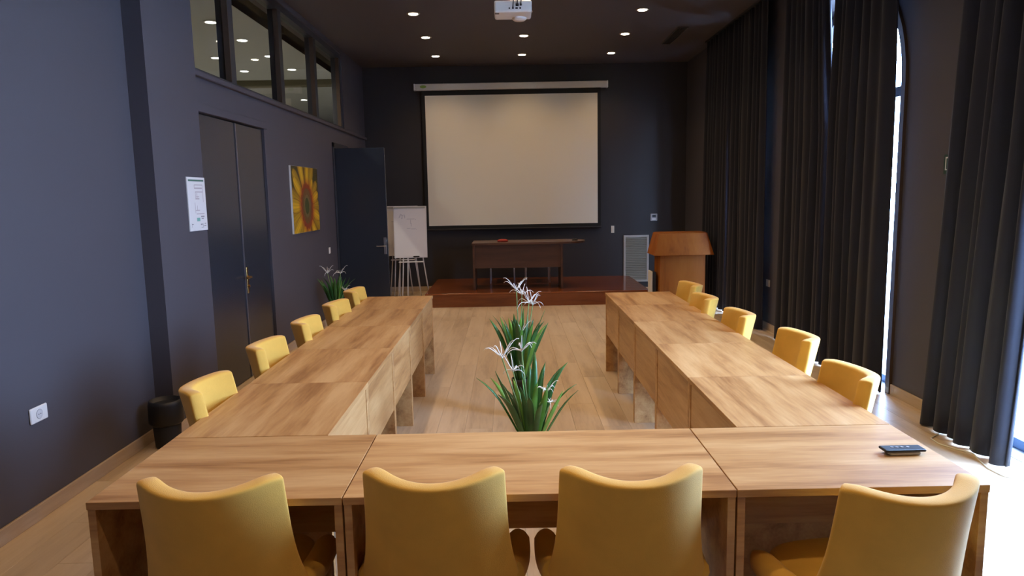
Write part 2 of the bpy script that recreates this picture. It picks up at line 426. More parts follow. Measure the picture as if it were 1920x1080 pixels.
# ================================================================== things
# ---- recessed downlights
EM = mat('lamp_glow', (1, 1, 1), .5, emit=(1, .86, .62), estr=30)
def downlight(x, y, label):
    t = thing('downlight', label, 'ceiling light', (x, y, ZC), 0, 'recessed downlights in the dark ceiling')
    obj('trim_ring', lathe([(.082, -.0005), (.082, -.006), (.062, -.010), (.056, -.004)], 24), mat('lamp_ring', (.30, .24, .18), .4), t, True)
    obj('diffuser', lathe([(.055, -.002), (.054, -.011), (.035, -.014)], 24), EM, t)
    lamp_light('s', t, -.035, LAMP_W, LAMP_COL, 132, .05, .85)
RX = [(-1.115, 'left'), (.25, 'middle'), (1.66, 'right')]
RY = [(11.43, 'back row nearest the screen'), (10.1, 'second row from the screen'), (8.82, 'third row from the screen'), (7.5, 'fourth row from the screen'),
      (6.16, 'fifth row from the screen'), (4.84, 'sixth row from the screen'), (3.52, 'row above the near tables'), (2.2, 'row above the front chairs'), (.9, 'row behind the front chairs')]
for y, rn in RY:
    for x, cn in RX:
        downlight(x, y, 'glowing round recessed downlight, %s one of the %s' % (cn, rn))

# ---- linear ceiling vent
t = thing('ceiling_vent', 'long narrow dark vent set in the ceiling near the curtains', 'vent', (2.39, 10.3, ZC))
bm = bmesh.new(); add_box(bm, -.075, -.06, -.53, .53, -.012, -.0005); add_box(bm, .06, .075, -.53, .53, -.012, -.0005); add_box(bm, -.06, .06, -.53, -.515, -.012, -.0005); add_box(bm, -.06, .06, .515, .53, -.012, -.0005)
obj('frame', bm, mat('vent_frame', (.085, .075, .07), .5), t)
obj('backing', box(-.06, .06, -.515, .515, -.004, -.0005), BLACK, t)
for q in range(3): obj('slat', box(-.035+q*.03, -.025+q*.03, -.515, .515, -.010, -.004), mat('vent_slat', (.04, .037, .036), .5), t)

# ---- tables
def make_table(L, D):
    bm = bmesh.new(); add_box(bm, -L/2+.001, L/2-.001, -D/2, D/2, .725, .75, bev=.0012)
    parts = [('top', bm)]
    for s in (-1, 1):
        a = s*(L/2-.0145); parts.append(('leg_panel', box(a-.0125, a+.0125, -D/2+.004, D/2-.006, 0, .7245, bev=.001)))
    parts.append(('modesty_panel', box(-L/2+.0275, L/2-.0275, D/2-.028, D/2-.010, .36, .7245, bev=.001)))
    return parts
def table(x, y, L, D, rz, label, group):
    t = thing('table', label, 'table', (x, y, 0), rz, group)
    for n, bm in make_table(L, D): obj(n, bm, OAK, t)
    return t
YF, YT = 2.077, 2.658
g = 'oak tables joined in a U shape'
for (a, b, lb) in ((-1.340, -.5395, 'short oak table at the left corner of the front row'), (-.5375, .6955, 'long oak table in the middle of the front row'), (.6975, 1.490, 'short oak table at the right corner of the front row with the remote')):
    table((a+b)/2, (YF+YT)/2, b-a, YT-YF, 0, lb, g)
ordn = ['nearest', 'second', 'middle', 'fourth', 'farthest']
ly = [2.662, 3.455, 4.248, 4.999, 5.7505, 6.506]
ry = [2.662, 3.4197, 4.211, 4.9734, 5.727, 6.4795]
for i in range(5):
    a, b = ly[i], ly[i+1]
    table((-1.340-.732)/2, (a+b)/2, b-a, .608, -PI/2, 'oak table, %s of the five in the left row' % (ordn[i] if i not in (1, 3) else ordn[i]+' from the front'), g)
    a, b = ry[i], ry[i+1]
    table((.884+1.490)/2, (a+b)/2, b-a, .606, PI/2, 'oak table, %s of the five in the right row' % (ordn[i] if i not in (1, 3) else ordn[i]+' from the front'), g)

# ---- chairs
def superell(a, b, n, e=3.2):
    out = []
    for k in range(n):
        t = 2*PI*k/n; c, s = math.cos(t), math.sin(t)
        out.append((a*math.copysign(abs(c)**(2/e), c), b*math.copysign(abs(s)**(2/e), s)))
    return out
def add_pad(bm, a, b, z0, z1, cy, rnd=.03, n=40, taper=.0, crown=.012):
    prof = []
    for i in range(5):
        q = PI/2*i/4; prof.append((-rnd*(1-math.sin(q)), z0+rnd*(1-math.cos(q))))
    for i in range(5):
        q = PI/2*i/4; prof.append((-rnd*(1-math.cos(q)), z1-rnd*(1-math.sin(q))))
    prof.append((-rnd*2.4, z1+crown*.6)); prof.append((-min(a, b)*.75, z1+crown))
    rings = []
    for d, z in prof:
        ring = superell(a+d, b+d, n); rings.append([bm.verts.new((x*(1-taper*(y/b if b else 0)), cy+y, z)) for x, y in ring])
    for r0, r1 in zip(rings, rings[1:]):
        for k in range(n): bm.faces.new((r0[k], r0[(k+1) % n], r1[(k+1) % n], r1[k]))
    bm.faces.new(rings[0][::-1]); bm.faces.new(rings[-1])
    return bm
def back_mesh():
    bm = bmesh.new(); SS = [-1, -.955, -.85, -.7, -.5, -.25, 0, .25, .5, .7, .85, .955, 1]; TT = [0, .05, .2, .4, .6, .78, .9, .965, 1]; NS, NT = len(SS)-1, len(TT)-1
    ZB, ZT = .40, .848
    def pt(s, t, side):
        z = ZB+(ZT-ZB)*t
        hw = .200+.012*(1-t)+.050*max(0, (.6-t)/.6)**2
        yc = -.165-.125*(t**.95)
        y = yc+(.118+.05*max(0, (.5-t)/.5)**2)*abs(s)**2.2*(.72+.28*t)
        x = hw*s
        z2 = z+.022*s*s*t*t-.012*max(0, abs(s)-.85)/.15*t*t
        th = .036 - .006*t
        # approximate normal in plan
        ny = 1.0; nx_ = -2.2*.118*math.copysign(abs(s)**1.2, s)/hw*.8
        ln = math.hypot(nx_, ny)
        return Vector((x+side*th*nx_/ln, y+side*th*ny/ln, z2))
    F = [[bm.verts.new(pt(SS[i], TT[j], 1)) for i in range(NS+1)] for j in range(NT+1)]
    B = [[bm.verts.new(pt(SS[i], TT[j], -1)) for i in range(NS+1)] for j in range(NT+1)]
    for j in range(NT):
        for i in range(NS):
            bm.faces.new((F[j][i], F[j][i+1], F[j+1][i+1], F[j+1][i])); bm.faces.new((B[j][i+1], B[j][i], B[j+1][i], B[j+1][i+1]))
    for i in range(NS):
        bm.faces.new((F[NT][i], F[NT][i+1], B[NT][i+1], B[NT][i])); bm.faces.new((F[0][i+1], F[0][i], B[0][i], B[0][i+1]))
    for j in range(NT):
        bm.faces.new((F[j+1][0], B[j+1][0], B[j][0], F[j][0])); bm.faces.new((F[j][NS], B[j][NS], B[j+1][NS], F[j+1][NS]))
    return bm
def make_chair(label, loc, rz, group):
    t = thing('armchair', label, 'chair', loc, rz, group)
    b = obj('backrest', back_mesh(), YEL, t, True)
    sm = b.modifiers.new('soft', 'SUBSURF'); sm.levels = 2; sm.render_levels = 2
    obj('seat_cushion', add_pad(bmesh.new(), .215, .235, .36, .455, .055, .035), YEL, t, True)
    obj('seat_base', add_pad(bmesh.new(), .262, .262, .30, .40, .03, .03, taper=-.02, crown=0), YEL, t, True)
    for s in (-1, 1):
        pts = []; rad = []
        for i in range(11):
            q = i/10
            pts.append((s*(.226+.018*math.sin(q*PI*.75)), -.115+.34*q, .468-.02*math.sin(q*PI)+(.012 if q < .1 else 0)-.05*max(0, q-.6)))
            rad.append(.040+.004*math.sin(q*PI) if q < .9 else .030-.02*(q-.9)/.1)
        a = obj('arm', tube(pts, rad, 12), YEL, t, True)
    for (x, y) in ((-.19, .22), (.19, .22), (-.18, -.16), (.18, -.16)):
        dx, dy = (.03 if x > 0 else -.03), (.03 if y > 0 else -.05)
        obj('leg', tube([(x+dx, y+dy, 0), (x+dx*.4, y+dy*.4, .18), (x, y, .315)], [.011, .016, .02], 12), LEGW, t, True)
    return t
gF, gL, gR = 'yellow chairs along the front tables', 'yellow chairs along the left table row', 'yellow chairs along the right table row'
c0 = make_chair('mustard yellow chair at the left end of the front row', (-.912, 2.185, 0), .03, gF)
dup(c0, (-.238, 2.215, 0), -.03, 'mustard yellow chair, second from the left in the front row', gF)
dup(c0, (.352, 2.205, 0), .0, 'mustard yellow chair, third from the left in the front row', gF)
dup(c0, (1.085, 2.06, 0), .15, 'mustard yellow chair at the right end of the front row, turned slightly', gF)
on = ['nearest of the five', 'second from the front', 'third from the front', 'fourth from the front', 'farthest of the five']
for i, (x, y, r) in enumerate([(-1.435, 3.12, .03), (-1.455, 3.97, 0), (-1.435, 4.73, .06), (-1.42, 5.47, -.04), (-1.435, 6.25, .03)]):
    dup(c0, (x+.245, y, 0), -PI/2+r, 'mustard yellow chair, %s along the left table row' % on[i], gL)
for i, (x, y, r) in enumerate([(1.585, 3.11, 0), (1.68, 3.93, -.02), (1.59, 4.70, -.03), (1.565, 5.46, .0), (1.65, 6.21, .05)]):
    dup(c0, (x-.245, y, 0), PI/2+r, 'mustard yellow chair, %s along the right table row' % on[i], gR)

# ---- curtains
def curtain(y0, y1, x, folds, amp, label, group, lean0=0, lean1=0, z0=.012, z1=3.845, seed=0, flare=0, lk=1):
    """cloth hung between y0 and y1; lean0/1 shift the two side edges at the hem"""
    rnd = random.Random(seed)
    N, M = folds*12, 26
    ph = [rnd.uniform(-.35, .35) for _ in range(folds+2)]; am = [rnd.uniform(.25, 1.3) for _ in range(folds+2)]; wi = [rnd.uniform(.55, 1.6) for _ in range(folds)]
    tot = sum(wi); cum = [0]
    for w in wi: cum.append(cum[-1]+w/tot)
    bm = bmesh.new(); rows = []
    for j in range(M+1):
        h = j/M; z = z0+(z1-z0)*h; low = 1-h
        row = []
        for i in range(N+1):
            f = i/12; k = min(int(f), folds-1); u = f-k
            s = cum[k]+(cum[k+1]-cum[k])*u
            drift = .012*math.sin(3.1*s*folds+2.2*low+seed)
            lw = min(1, low*lk)**1.3; ya, yb = y0+lean0*lw, y1+lean1*lw
            a = amp*(am[k]*(1-u)+am[k+1]*u)*(.55+.45*min(1, low*2.2+.15))
            w = math.sin(2*PI*u+ph[k]*(1-u)+ph[k+1]*u+.5*math.sin(2.5*low+k))
            w = math.copysign(abs(w)**.75, w)
            xx = x+a*w-flare*low*low+drift*low
            row.append(bm.verts.new((xx, ya+(yb-ya)*s+.018*math.cos(2*PI*u)*low, z)))
        rows.append(row)
    for r0, r1 in zip(rows, rows[1:]):
        for i in range(N): bm.faces.new((r0[i], r0[i+1], r1[i+1], r1[i]))
    o = obj('curtain', bm, CURT, None, True)
    s = o.modifiers.new('cloth', 'SOLIDIFY'); s.thickness = .006; s.offset = 0
    tag(o, label, 'curtain', group); return o
gC = 'floor-length dark curtains'
curtain(9.50, 10.68, 2.985, 9, .045, 'dark navy curtain farthest away behind the lectern', gC, seed=3, lean1=.06)
curtain(8.27, 9.46, 2.985, 9, .045, 'dark navy curtain beside the wall switch, near half of the far window', gC, seed=5, lean0=-.06)
curtain(6.74, 7.72, 2.985, 8, .048, 'dark navy curtain right of the wall switch, left half of its window', gC, seed=8, lean0=-.17, lean1=.02, lk=2.4)
curtain(5.56, 6.50, 2.975, 7, .046, 'dark navy curtain with a bright strip of daylight along its right edge', gC, seed=11, lean0=-.03, lean1=.05, lk=2.4)
curtain(3.86, 4.61, 2.965, 6, .058, 'dark navy curtain nearest the camera, lit by daylight at its right edge', gC, seed=14, lean0=.10, lean1=.21, flare=.03)
# curtain tracks
for (a, b, lb) in ((8.25, 10.72, 'dark curtain track above the far curtains'), (5.55, 7.76, 'dark curtain track above the middle curtains'), (2.4, 4.76, 'dark curtain track above the nearest curtain')):
    tag(obj('curtain_track', box(2.95, 3.01, a, b, ZC-.024, ZC-.0005, bev=.003), BLACK), lb, 'curtain track', 'curtain tracks on the ceiling')

# ---- projection screen
t = thing('projection_screen', 'large pull-down projection screen with black border on the back wall', 'screen', (.07, YB-.09, 0))
cs = obj('housing', box(-1.635, 1.645, -.055, .05, 3.455, 3.565, bev=.012, seg=2), CASEM, t)
for s in (-1, 1): obj('end_cap', box(s*1.64-.012, s*1.64+.012, -.058, .053, 3.452, 3.568, bev=.006), WHITE, cs)
obj('logo_mark', lathe([(.055, -.001), (.055, .001)], 20, (0, 0, 0), 1, .45), mat('logo_green', (.25, .40, .05), .5), cs)
lg = cs.children[-1]; lg.rotation_euler = (PI/2, 0, 0); lg.location = (-1.49, -.0555, 3.515)
for s in (-1.18, 1.2): obj('wall_bracket', box(s-.03, s+.03, .0, .089, 3.55, 3.59), BLACK, cs)
obj('border', box(-1.53, 1.53, -.006, .0, 1.10, 3.456), BLACKF, t)
obj('picture_area', box(-1.472, 1.475, -.0085, -.0061, 1.158, 3.372), SCRM, t)
obj('weight_bar', box(-1.54, 1.54, -.018, .012, 1.075, 1.102, bev=.006), BLACK, t)

# ---- ceiling projector
t = thing('projector', 'white projector hanging from the ceiling above the aisle', 'projector', (.063, 6.0, 0))
bd = obj('body', box(-.155, .155, .0, .26, 3.165, 3.262, bev=.016, seg=3), WHITE, t)
obj('lens_bulge', lathe([(.045, -.02), (.06, -.01), (.064, .01), (.05, .03)], 20, (.055, .20, 3.163)), WHITE, t, True)
obj('badge', box(-.150, -.115, .02, .06, 3.1635, 3.1655), mat('badge_grey', (.10, .09, .085), .5), bd)
for i, (x, z, w, h) in enumerate([(-.03, 3.19, .010, .012), (.0, 3.19, .014, .016), (.03, 3.19, .02, .012), (.06, 3.19, .014, .012), (.035, 3.212, .025, .02), (.065, 3.215, .016, .016)]):
    obj('port', box(x-w/2, x+w/2, -.004, .002, z, z+h), BLACK, bd)
for (x, z) in ((.0, 3.198), (.035, 3.222), (.065, 3.22)):
    obj('cable', tube([(x, -.004, z), (x, -.035, z+.005), (x+.004, -.045, z+.05), (.02, .02, z+.20), (.0, .10, 3.5), (0, .11, ZC-.03)], .0045, 6), BLACK, t, True)
obj('mount_pole', tube([(0, .13, 3.262), (0, .13, ZC-.02)], .022, 16), WHITE, t, True)
obj('mount_plate', lathe([(.075, -.02), (.075, -.0005)], 20, (0, .13, ZC)), WHITE, t)

# ---- desk on the stage
t = thing('stage_desk', 'dark walnut presenter desk with rounded end on the stage', 'desk', (0, 10.72, .21))
pts = [(-.585, 0), (.80, 0)]
for i in range(13):
    q = -PI/2+PI*i/12; pts.append((.86+.33*math.cos(q), .33+.33*math.sin(q)))
pts += [(.80, .66), (-.585, .66)]
obj('top', prism(pts, 2, .705, .735), DESKW, t)
obj('modesty_panel', box(-.55, .80, .06, .078, .34, .704), DESKW, t)
for x in (-.56, .80): obj('leg_panel', box(x-.016, x+.016, .03, .62, 0, .704), DESKW, t)
tag(obj('folded_cloth', add_pad(bmesh.new(), .085, .07, .946, .975, 10.98, .012, 24), RED, None, True), 'small red folded cloth lying on the walnut desk', 'cloth')
bpy.data.objects['folded_cloth'].location = (-.11, 0, 0)
t = thing('desk_microphone', 'small black microphone with thin stalk on the rounded desk end', 'microphone', (1.02, 10.95, .9455))
obj('base', lathe([(.045, 0), (.045, .015), (.03, .026)], 20), BLACK, t, True)
obj('stalk', tube([(0, 0, .02), (0, .0, .06), (-.02, -.02, .10), (-.07, -.03, .125)], .005, 8), BLACK, t, True)
# chairs behind the desk: steel legged
def stage_chair(x, y, label):
    t = thing('stage_chair', label, 'chair', (x, y, .21), PI, 'steel-legged chairs behind the stage desk')
    obj('seat', box(-.21, .21, -.21, .21, .42, .46, bev=.015, seg=2), BLACK, t)
    bk = obj('backrest', box(-.20, .20, -.235, -.205, .50, .70, bev=.012, seg=2), BLACK, t)
    for sx in (-1, 1):
        obj('leg', tube([(sx*.20, .20, 0), (sx*.19, .19, .42)], .012, 10), WSTEEL, t, True)
        obj('leg', tube([(sx*.20, -.22, 0), (sx*.20, -.22, .68)], .012, 10), WSTEEL, t, True)
stage_chair(-.13, 11.75, 'black chair with steel legs behind the left half of the stage desk')
stage_chair(.46, 11.75, 'black chair with steel legs behind the right half of the stage desk')

# ---- lectern
t = thing('lectern', 'reddish wooden lectern with sloping hood beside the curtains', 'lectern', (2.46, 9.85, 0))
bm = box(-.325, .325, .06, .44, .0, .835, bev=.004); obj('body', bm, LECT, t)
obj('plinth', box(-.345, .345, .04, .46, 0, .06, bev=.004), LECT, t)
# hood: flared box, wide at its lower rim
lo, hi = [(-.425, -.02), (.425, -.02), (.425, .50), (-.425, .50)], [(-.345, .07), (.345, .07), (.345, .46), (-.345, .46)]
bm = bmesh.new(); zl, zh = .78, 1.09
A = [bm.verts.new((x, y, zl)) for x, y in lo]; B = [bm.verts.new((x, y, zh)) for x, y in hi]
for i in range(4): bm.faces.new((A[i], A[(i+1) % 4], B[(i+1) % 4], B[i]))
bm.faces.new(A[::-1]); bm.faces.new(B)
bmesh.ops.bevel(bm, geom=bm.edges[:], offset=.004, segments=1, affect='EDGES')
obj('hood', bm, LECT, t)
obj('reading_board', prism([(.09, 1.091), (.44, 1.091), (.44, 1.095), (.09, 1.098)], 0, -.33, .33), LECT, t)
tag_t = thing('equipment_box', 'small white box with a dark side standing left of the lectern', 'box', (2.05, 10.0, 0))
obj('shell', box(-.022, .0, .0, .22, .10, .54, bev=.004), WHITE, tag_t)
obj('dark_side', box(.0005, .05, .005, .215, .11, .53), BLACK, tag_t)
obj('stand', box(-.02, .045, .01, .21, 0, .10), BLACK, tag_t)

# ---- flip charts
def scribble(strokes, base=(.80, .76, .74), ink=(.52, .49, .52)):
    def fn(u, v):
        c = base
        for (x0, y0, x1, y1, w) in strokes:
            dx, dy = x1-x0, y1-y0; L2 = dx*dx+dy*dy
            q = max(0, min(1, ((u-x0)*dx+(v-y0)*dy)/L2))
            if math.hypot(u-x0-q*dx, (v-y0-q*dy)*1.5) < w: c = ink
        return c
    return fn
def flipchart(x, y, rz, label, strokes, tray):
    t = thing('flip_chart', label, 'flip chart', (x, y, 0), rz, 'flip charts in the corner')
    W2, Z0, Z1 = .265, .69, 1.52
    lean = .10
    def P(u, z, d=0): return (u, lean*(z-Z0)+d, z)
    bd = obj('board', prism([(0, Z0), (.018, Z0), (.018+lean*(Z1-Z0), Z1), (lean*(Z1-Z0), Z1)], 0, -W2, W2), WSTEEL, t)
    paint_sheet('writing_surface', BOARD, bd, (-W2+.012, -.0015, Z0+.012), (2*W2-.024, 0, 0), (0, lean*(Z1-Z0-.03), Z1-Z0-.03), 60, 90, scribble(strokes))
    obj('clamp_bar', box(-W2+.02, W2-.02, lean*.83-.018, lean*.83-.002, Z1-.035, Z1-.008, bev=.003), mat('clamp_grey', (.42, .40, .36), .4), bd)
    if tray: obj('eraser', box(.04, .14, -.022, -.003, Z0+.012, Z0+.032, bev=.004), BLACK, bd)
    obj('pen_tray', box(-.20, .20, -.02, .05, Z0-.075, Z0-.06, bev=.003), WSTEEL, bd)
    for (u0, u1, d0, d1) in ((-.12, -.15, .07, -.10), (-.05, -.06, .07, -.12), (.17, .275, .07, .10), (-.17, -.26, .07, .22), (.06, .12, .07, .26)):
        obj('leg', tube([(u0, d0, Z0+.25), (u0+(u1-u0)*.2, d0+(d1-d0)*.3, Z0-.05), (u1, d1, 0)], .0105, 8), WSTEEL, t, True)
    return t
flipchart(-1.605, 11.30, .03, 'front whiteboard flip chart with faint writing and eraser', [(.16, .80, .20, .86, .012), (.20, .86, .26, .84, .012), (.26, .84, .24, .78, .012), (.32, .86, .33, .79, .01), (.40, .77, .68, .76, .008), (.52, .74, .53, .62, .009), (.40, .58, .70, .56, .007)], True)
flipchart(-1.80, 11.72, .03, 'rear whiteboard flip chart mostly hidden behind another', [(.15, .7, .4, .7, .01)], False)

# ---- sunflower painting
def sunflower(u, v):
    x, y = (u-.52)*1.09, (v-.40)*.775
    r = math.hypot(x, y); th = math.atan2(y, x)
    n = math.sin(37*x+11*math.sin(23*y))*.5+.5
    bgc = (.035+.03*n, .030+.02*n, .008)
    col = bgc
    for k, (np_, rmax, ph, shade) in enumerate(((13, .78, .3, .62), (11, .66, .0, 1.0))):
        a = (th-ph)*np_/(2*PI); f = a-math.floor(a)-.5; idx = int(math.floor(a))
        rm = rmax*(1+.16*math.sin(idx*2.7+k))*(.70 if .0 < th < 1.05 else 1)
        wid = (.37 if k else .46)*math.sqrt(max(0, 1-((r/rm-.45)/.56)**2))
        if r < rm and abs(f) < wid:
            e = abs(f)/max(wid, 1e-3)
            g = .55+.45*(1-e)
            mixr = max(0, 1-(r-.24)/.12)
            vein = .88+.12*math.sin(f*40)
            y_ = Vector((.80, .46, .018))*g*shade*vein
            rd = Vector((.40, .07, .01))
            c_ = y_.lerp(rd, min(1, mixr)) if mixr > 0 else y_
            col = tuple(c_)
            if e > .90: col = (.22, .07, .008)
    r = math.hypot(x*1.08, y*.95)
    if r < .262+.012*math.sin(th*17):
        q = r/.262
        spk = .5+.5*math.sin(90*x)*math.sin(90*y)
        if q > .78: col = (.20+.08*spk, .035, .008)
        elif q > .50: col = (.10+.09*spk, .055+.03*spk, .018)
        elif q > .36: col = (.17, .13, .05)
        else: col = (.035+.02*spk, .045+.02*spk, .010)
    return col
t = thing('painting', 'canvas print of a yellow sunflower on the left wall', 'painting', (XL, 8.52, 0))
obj('canvas', box(.001, .022, -.545, .545, 1.275, 2.05), mat('canvas_edge', (.75, .73, .68), .8), t)
paint_sheet('print', PAINT, t, (.0225, -.544, 1.276), (0, 1.088, 0), (0, 0, .773), 170, 130, sunflower)

# ---- floor plan notice on the pillar
def plan(u, v):
    c = (.80, .77, .74)
    if .93 < v < .965 and .06 < u < .94: return (.05, .15, .10)
    def line(x0, y0, x1, y1, w=.012): 
        return x0-w < u < x1+w and y0-w*.7 < v < y1+w*.7
    ink = (.50, .42, .42)
    for (a, b, c2, d) in ((.38, .86, .85, .86), (.38, .80, .80, .80), (.38, .80, .38, .86), (.42, .73, .85, .73), (.42, .60, .42, .73), (.42, .60, .62, .60), (.36, .34, .36, .52), (.40, .38, .60, .38), (.42, .31, .85, .31), (.48, .38, .48, .46), (.85, .55, .85, .86), (.46, .64, .60, .64), (.50, .60, .50, .70)):
        if line(a, b, c2, d): return ink
    if .40 < u < .60 and .17 < v < .235: return (.20, .42, .34)
    for (a, b, c2, d) in ((.66, .25, .84, .26), (.68, .22, .80, .22), (.10, .07, .10, .14), (.12, .12, .18, .12), (.62, .10, .70, .11), (.74, .07, .74, .12), (.80, .08, .92, .08), (.84, .12, .92, .12), (.64, .05, .78, .05)):
        if line(a, b, c2, d, .010): return (.30, .27, .26)
    return c
t = thing('floor_plan_notice', 'white evacuation plan notice with green header on the pillar', 'sign', (XP, 5.46, 0))
obj('board', box(.001, .008, -.155, .155, 1.445, 1.855), WHITE, t)
paint_sheet('print', SIGN, t, (.0085, -.152, 1.448), (0, .304, 0), (0, 0, .404), 90, 120, plan)

# ---- green exit sign on the right wall
def exitfn(u, v):
    c = (.012, .055, .030)
    # door rectangle and arrow bits, running figure towards it
    if .05 < u < .30 and .18 < v < .88: c = (.70, .72, .68)
    if .09 < u < .26 and .24 < v < .82: c = (.012, .055, .030)
    for (x, y, r) in ((.46, .78, .05),):
        if math.hypot((u-x)*2, v-y) < r*1.6: c = (.75, .76, .72)
    for (x0, y0, x1, y1) in ((.46, .68, .50, .42), (.46, .64, .37, .54), (.48, .64, .57, .56), (.50, .42, .42, .28), (.42, .28, .45, .15), (.50, .42, .58, .30), (.58, .30, .66, .28), (.74, .5, .92, .5), (.74, .5, .80, .64), (.74, .5, .80, .36)):
        dx, dy = x1-x0, y1-y0; q = max(0, min(1, ((u-x0)*dx+(v-y0)*dy)/(dx*dx+dy*dy)))
        if math.hypot((u-x0-q*dx)*2, v-y0-q*dy) < .055: c = (.75, .76, .72)
    return c
t = thing('exit_sign', 'small green exit sign with white pictogram half hidden by the curtain', 'sign', (XR, 4.88, 0))
obj('board', box(-.008, -.001, -.14, .14, 1.765, 1.90), mat('sign_green', (.012, .055, .03), .5), t)
paint_sheet('print', SIGN, t, (-.0085, .138, 1.767), (0, -.276, 0), (0, 0, .131), 80, 40, exitfn)

# ---- sockets and switches
t = thing('power_socket', 'white wall socket with round recess on the near left wall', 'socket', (XN, 3.635, .56))
pl = obj('plate', box(.0005, .012, -.068, .068, -.042, .042, bev=.004), WHITE, t)
ln = obj('recess', lathe([(.0240, 0), (.0240, .0018), (.0205, .0018), (.0198, .0010)], 24), mat('socket_inner', (.62, .61, .60), .4), pl); ln.rotation_euler = (0, PI/2, 0); ln.location = (.0124, 0, 0)
for s in (-1, 1): obj('pin_hole', box(.0130, .0142, s*.008-.0025, s*.008+.0025, -.0025, .0025), BLACK, pl)
obj('ring_gap', lathe([(.0262, 0), (.0262, .0006), (.0242, .0006), (.0242, 0)], 24), mat('gap_grey', (.25, .24, .24), .6), pl); r_ = pl.children[-1]; r_.rotation_euler = (0, PI/2, 0); r_.location = (.0121, 0, 0)
def switch(loc, ax, label, h=.085, w=.075, m=WHITE):
    t = thing('wall_switch', label, 'switch', loc)
    if ax == 'L': a, b = (.0005, .010, -w/2, w/2, -h/2, h/2), (.010, .013, -w*.32, w*.32, -h*.34, h*.34)
    elif ax == 'R': a, b = (-.010, -.0005, -w/2, w/2, -h/2, h/2), (-.013, -.010, -w*.32, w*.32, -h*.34, h*.34)
    else: a, b = (-w/2, w/2, -.010, -.0005, -h/2, h/2), (-w*.32, w*.32, -.013, -.010, -h*.34, h*.34)
    obj('plate', box(*a, bev=.003), m, t); obj('rocker', box(*b, bev=.001), m, t)
switch((XL, 9.55, .965), 'L', 'small white wall switch between the sunflower print and the open door')
switch((XR, 8.32, .565), 'R', 'cream wall plate low on the pillar between the curtains', .085, .11, mat('cream', (.70, .62, .48), .4))
switch((1.82, YB, 1.035), 'B', 'tall narrow cream wall plate right of the projection screen', .125, .055, mat('cream', (.70, .62, .48), .4))
t = thing('thermostat', 'grey thermostat with dark display above the lectern', 'thermostat', (2.545, YB, 1.235))
tb = obj('case', box(-.06, .06, -.022, -.0005, -.062, .062, bev=.006), mat('thermo', (.42, .41, .40), .4), t)
obj('display', box(-.032, .032, -.0235, -.0221, .0, .042), BLACK, tb)
obj('button_row', box(-.032, .032, -.0235, -.0221, -.045, -.02), WHITE, tb)

# ---- louvred vent panel on the back wall
t = thing('louvre_panel', 'pale framed louvre panel low on the back wall beside the lectern', 'vent', (2.235, YB, 0))
bm = bmesh.new(); X0, X1, Z0, Z1 = -.222, .222, .10, .925
add_box(bm, X0, X0+.035, -.03, -.0005, Z0, Z1); add_box(bm, X1-.035, X1, -.03, -.0005, Z0, Z1); add_box(bm, X0+.035, X1-.035, -.03, -.0005, Z1-.035, Z1); add_box(bm, X0+.035, X1-.035, -.03, -.0005, Z0, Z0+.035)
obj('frame', bm, mat('louvre_frame', (.44, .40, .35), .5), t)
LOUV = mat('louvre_slat', (.26, .235, .18), .5)
obj('backing', box(X0+.03, X1-.03, -.006, -.0005, Z0+.03, Z1-.03), LOUV, t)
sl = None
for i in range(24):
    z = Z0+.05+i*.0305
    if sl is None: sl = obj('slat', prism([(-.006, .018), (-.024, .0), (-.022, -.003), (-.004, .015)], 0, X0+.035, X1-.035), LOUV, t); o = sl
    else: o = sl.copy(); COL.objects.link(o)
    o.location = (0, 0, z)

# ---- waste bin
t = thing('waste_bin', 'black waste bin in the corner by the pillar', 'bin', (-2.385, 4.66, 0))
obj('bucket', lathe([(.078, 0), (.082, .01), (.098, .30), (.093, .30)], 28), mat('bin_black', (.012, .012, .013), .6), t, True)
obj('liner', lathe([(.097, .16), (.112, .18), (.110, .30), (.104, .328), (.094, .330), (.088, .29)], 28), mat('bag_black', (.008, .008, .009), .5), t, True)

# ---- remote control with its glossy underside on the table
t = thing('remote_control', 'black remote control lying on the right front table', 'remote', (1.365, 2.352, .7505), .02)
obj('underside', box(-.052, .055, -.022, .022, 0, .012, bev=.004, seg=2), mat('remote_grey', (.45, .42, .43), .3), t)
rb = obj('body', box(-.072, .072, -.026, .026, .012, .022, bev=.0045, seg=2), mat('remote_black', (.015, .016, .020), .4), t)
for i, x in enumerate((-.036, -.018, .0, .020)): obj('button', lathe([(.0055, 0), (.005, .0015)], 12, (x, .002, .022)), mat('remote_key', (.35, .35, .37), .4), rb)

# ---- pale cable under the nearest curtain
bm = tube([(3.06, 4.75, .35), (3.05, 4.72, .12), (3.0, 4.66, .006), (2.90, 4.58, .005), (2.80, 4.50, .005), (2.79, 4.40, .005), (2.84, 4.30, .005), (2.90, 4.22, .005), (2.86, 4.10, .005), (2.83, 3.98, .005), (2.84, 3.86, .005), (2.92, 3.78, .006), (3.02, 3.74, .05), (3.08, 3.72, .2)], .0045, 6)
tag(obj('cable', bm, mat('cable_pale', (.62, .60, .54), .5), None, True), 'pale thin cable trailing on the floor along the nearest curtain', 'cable')

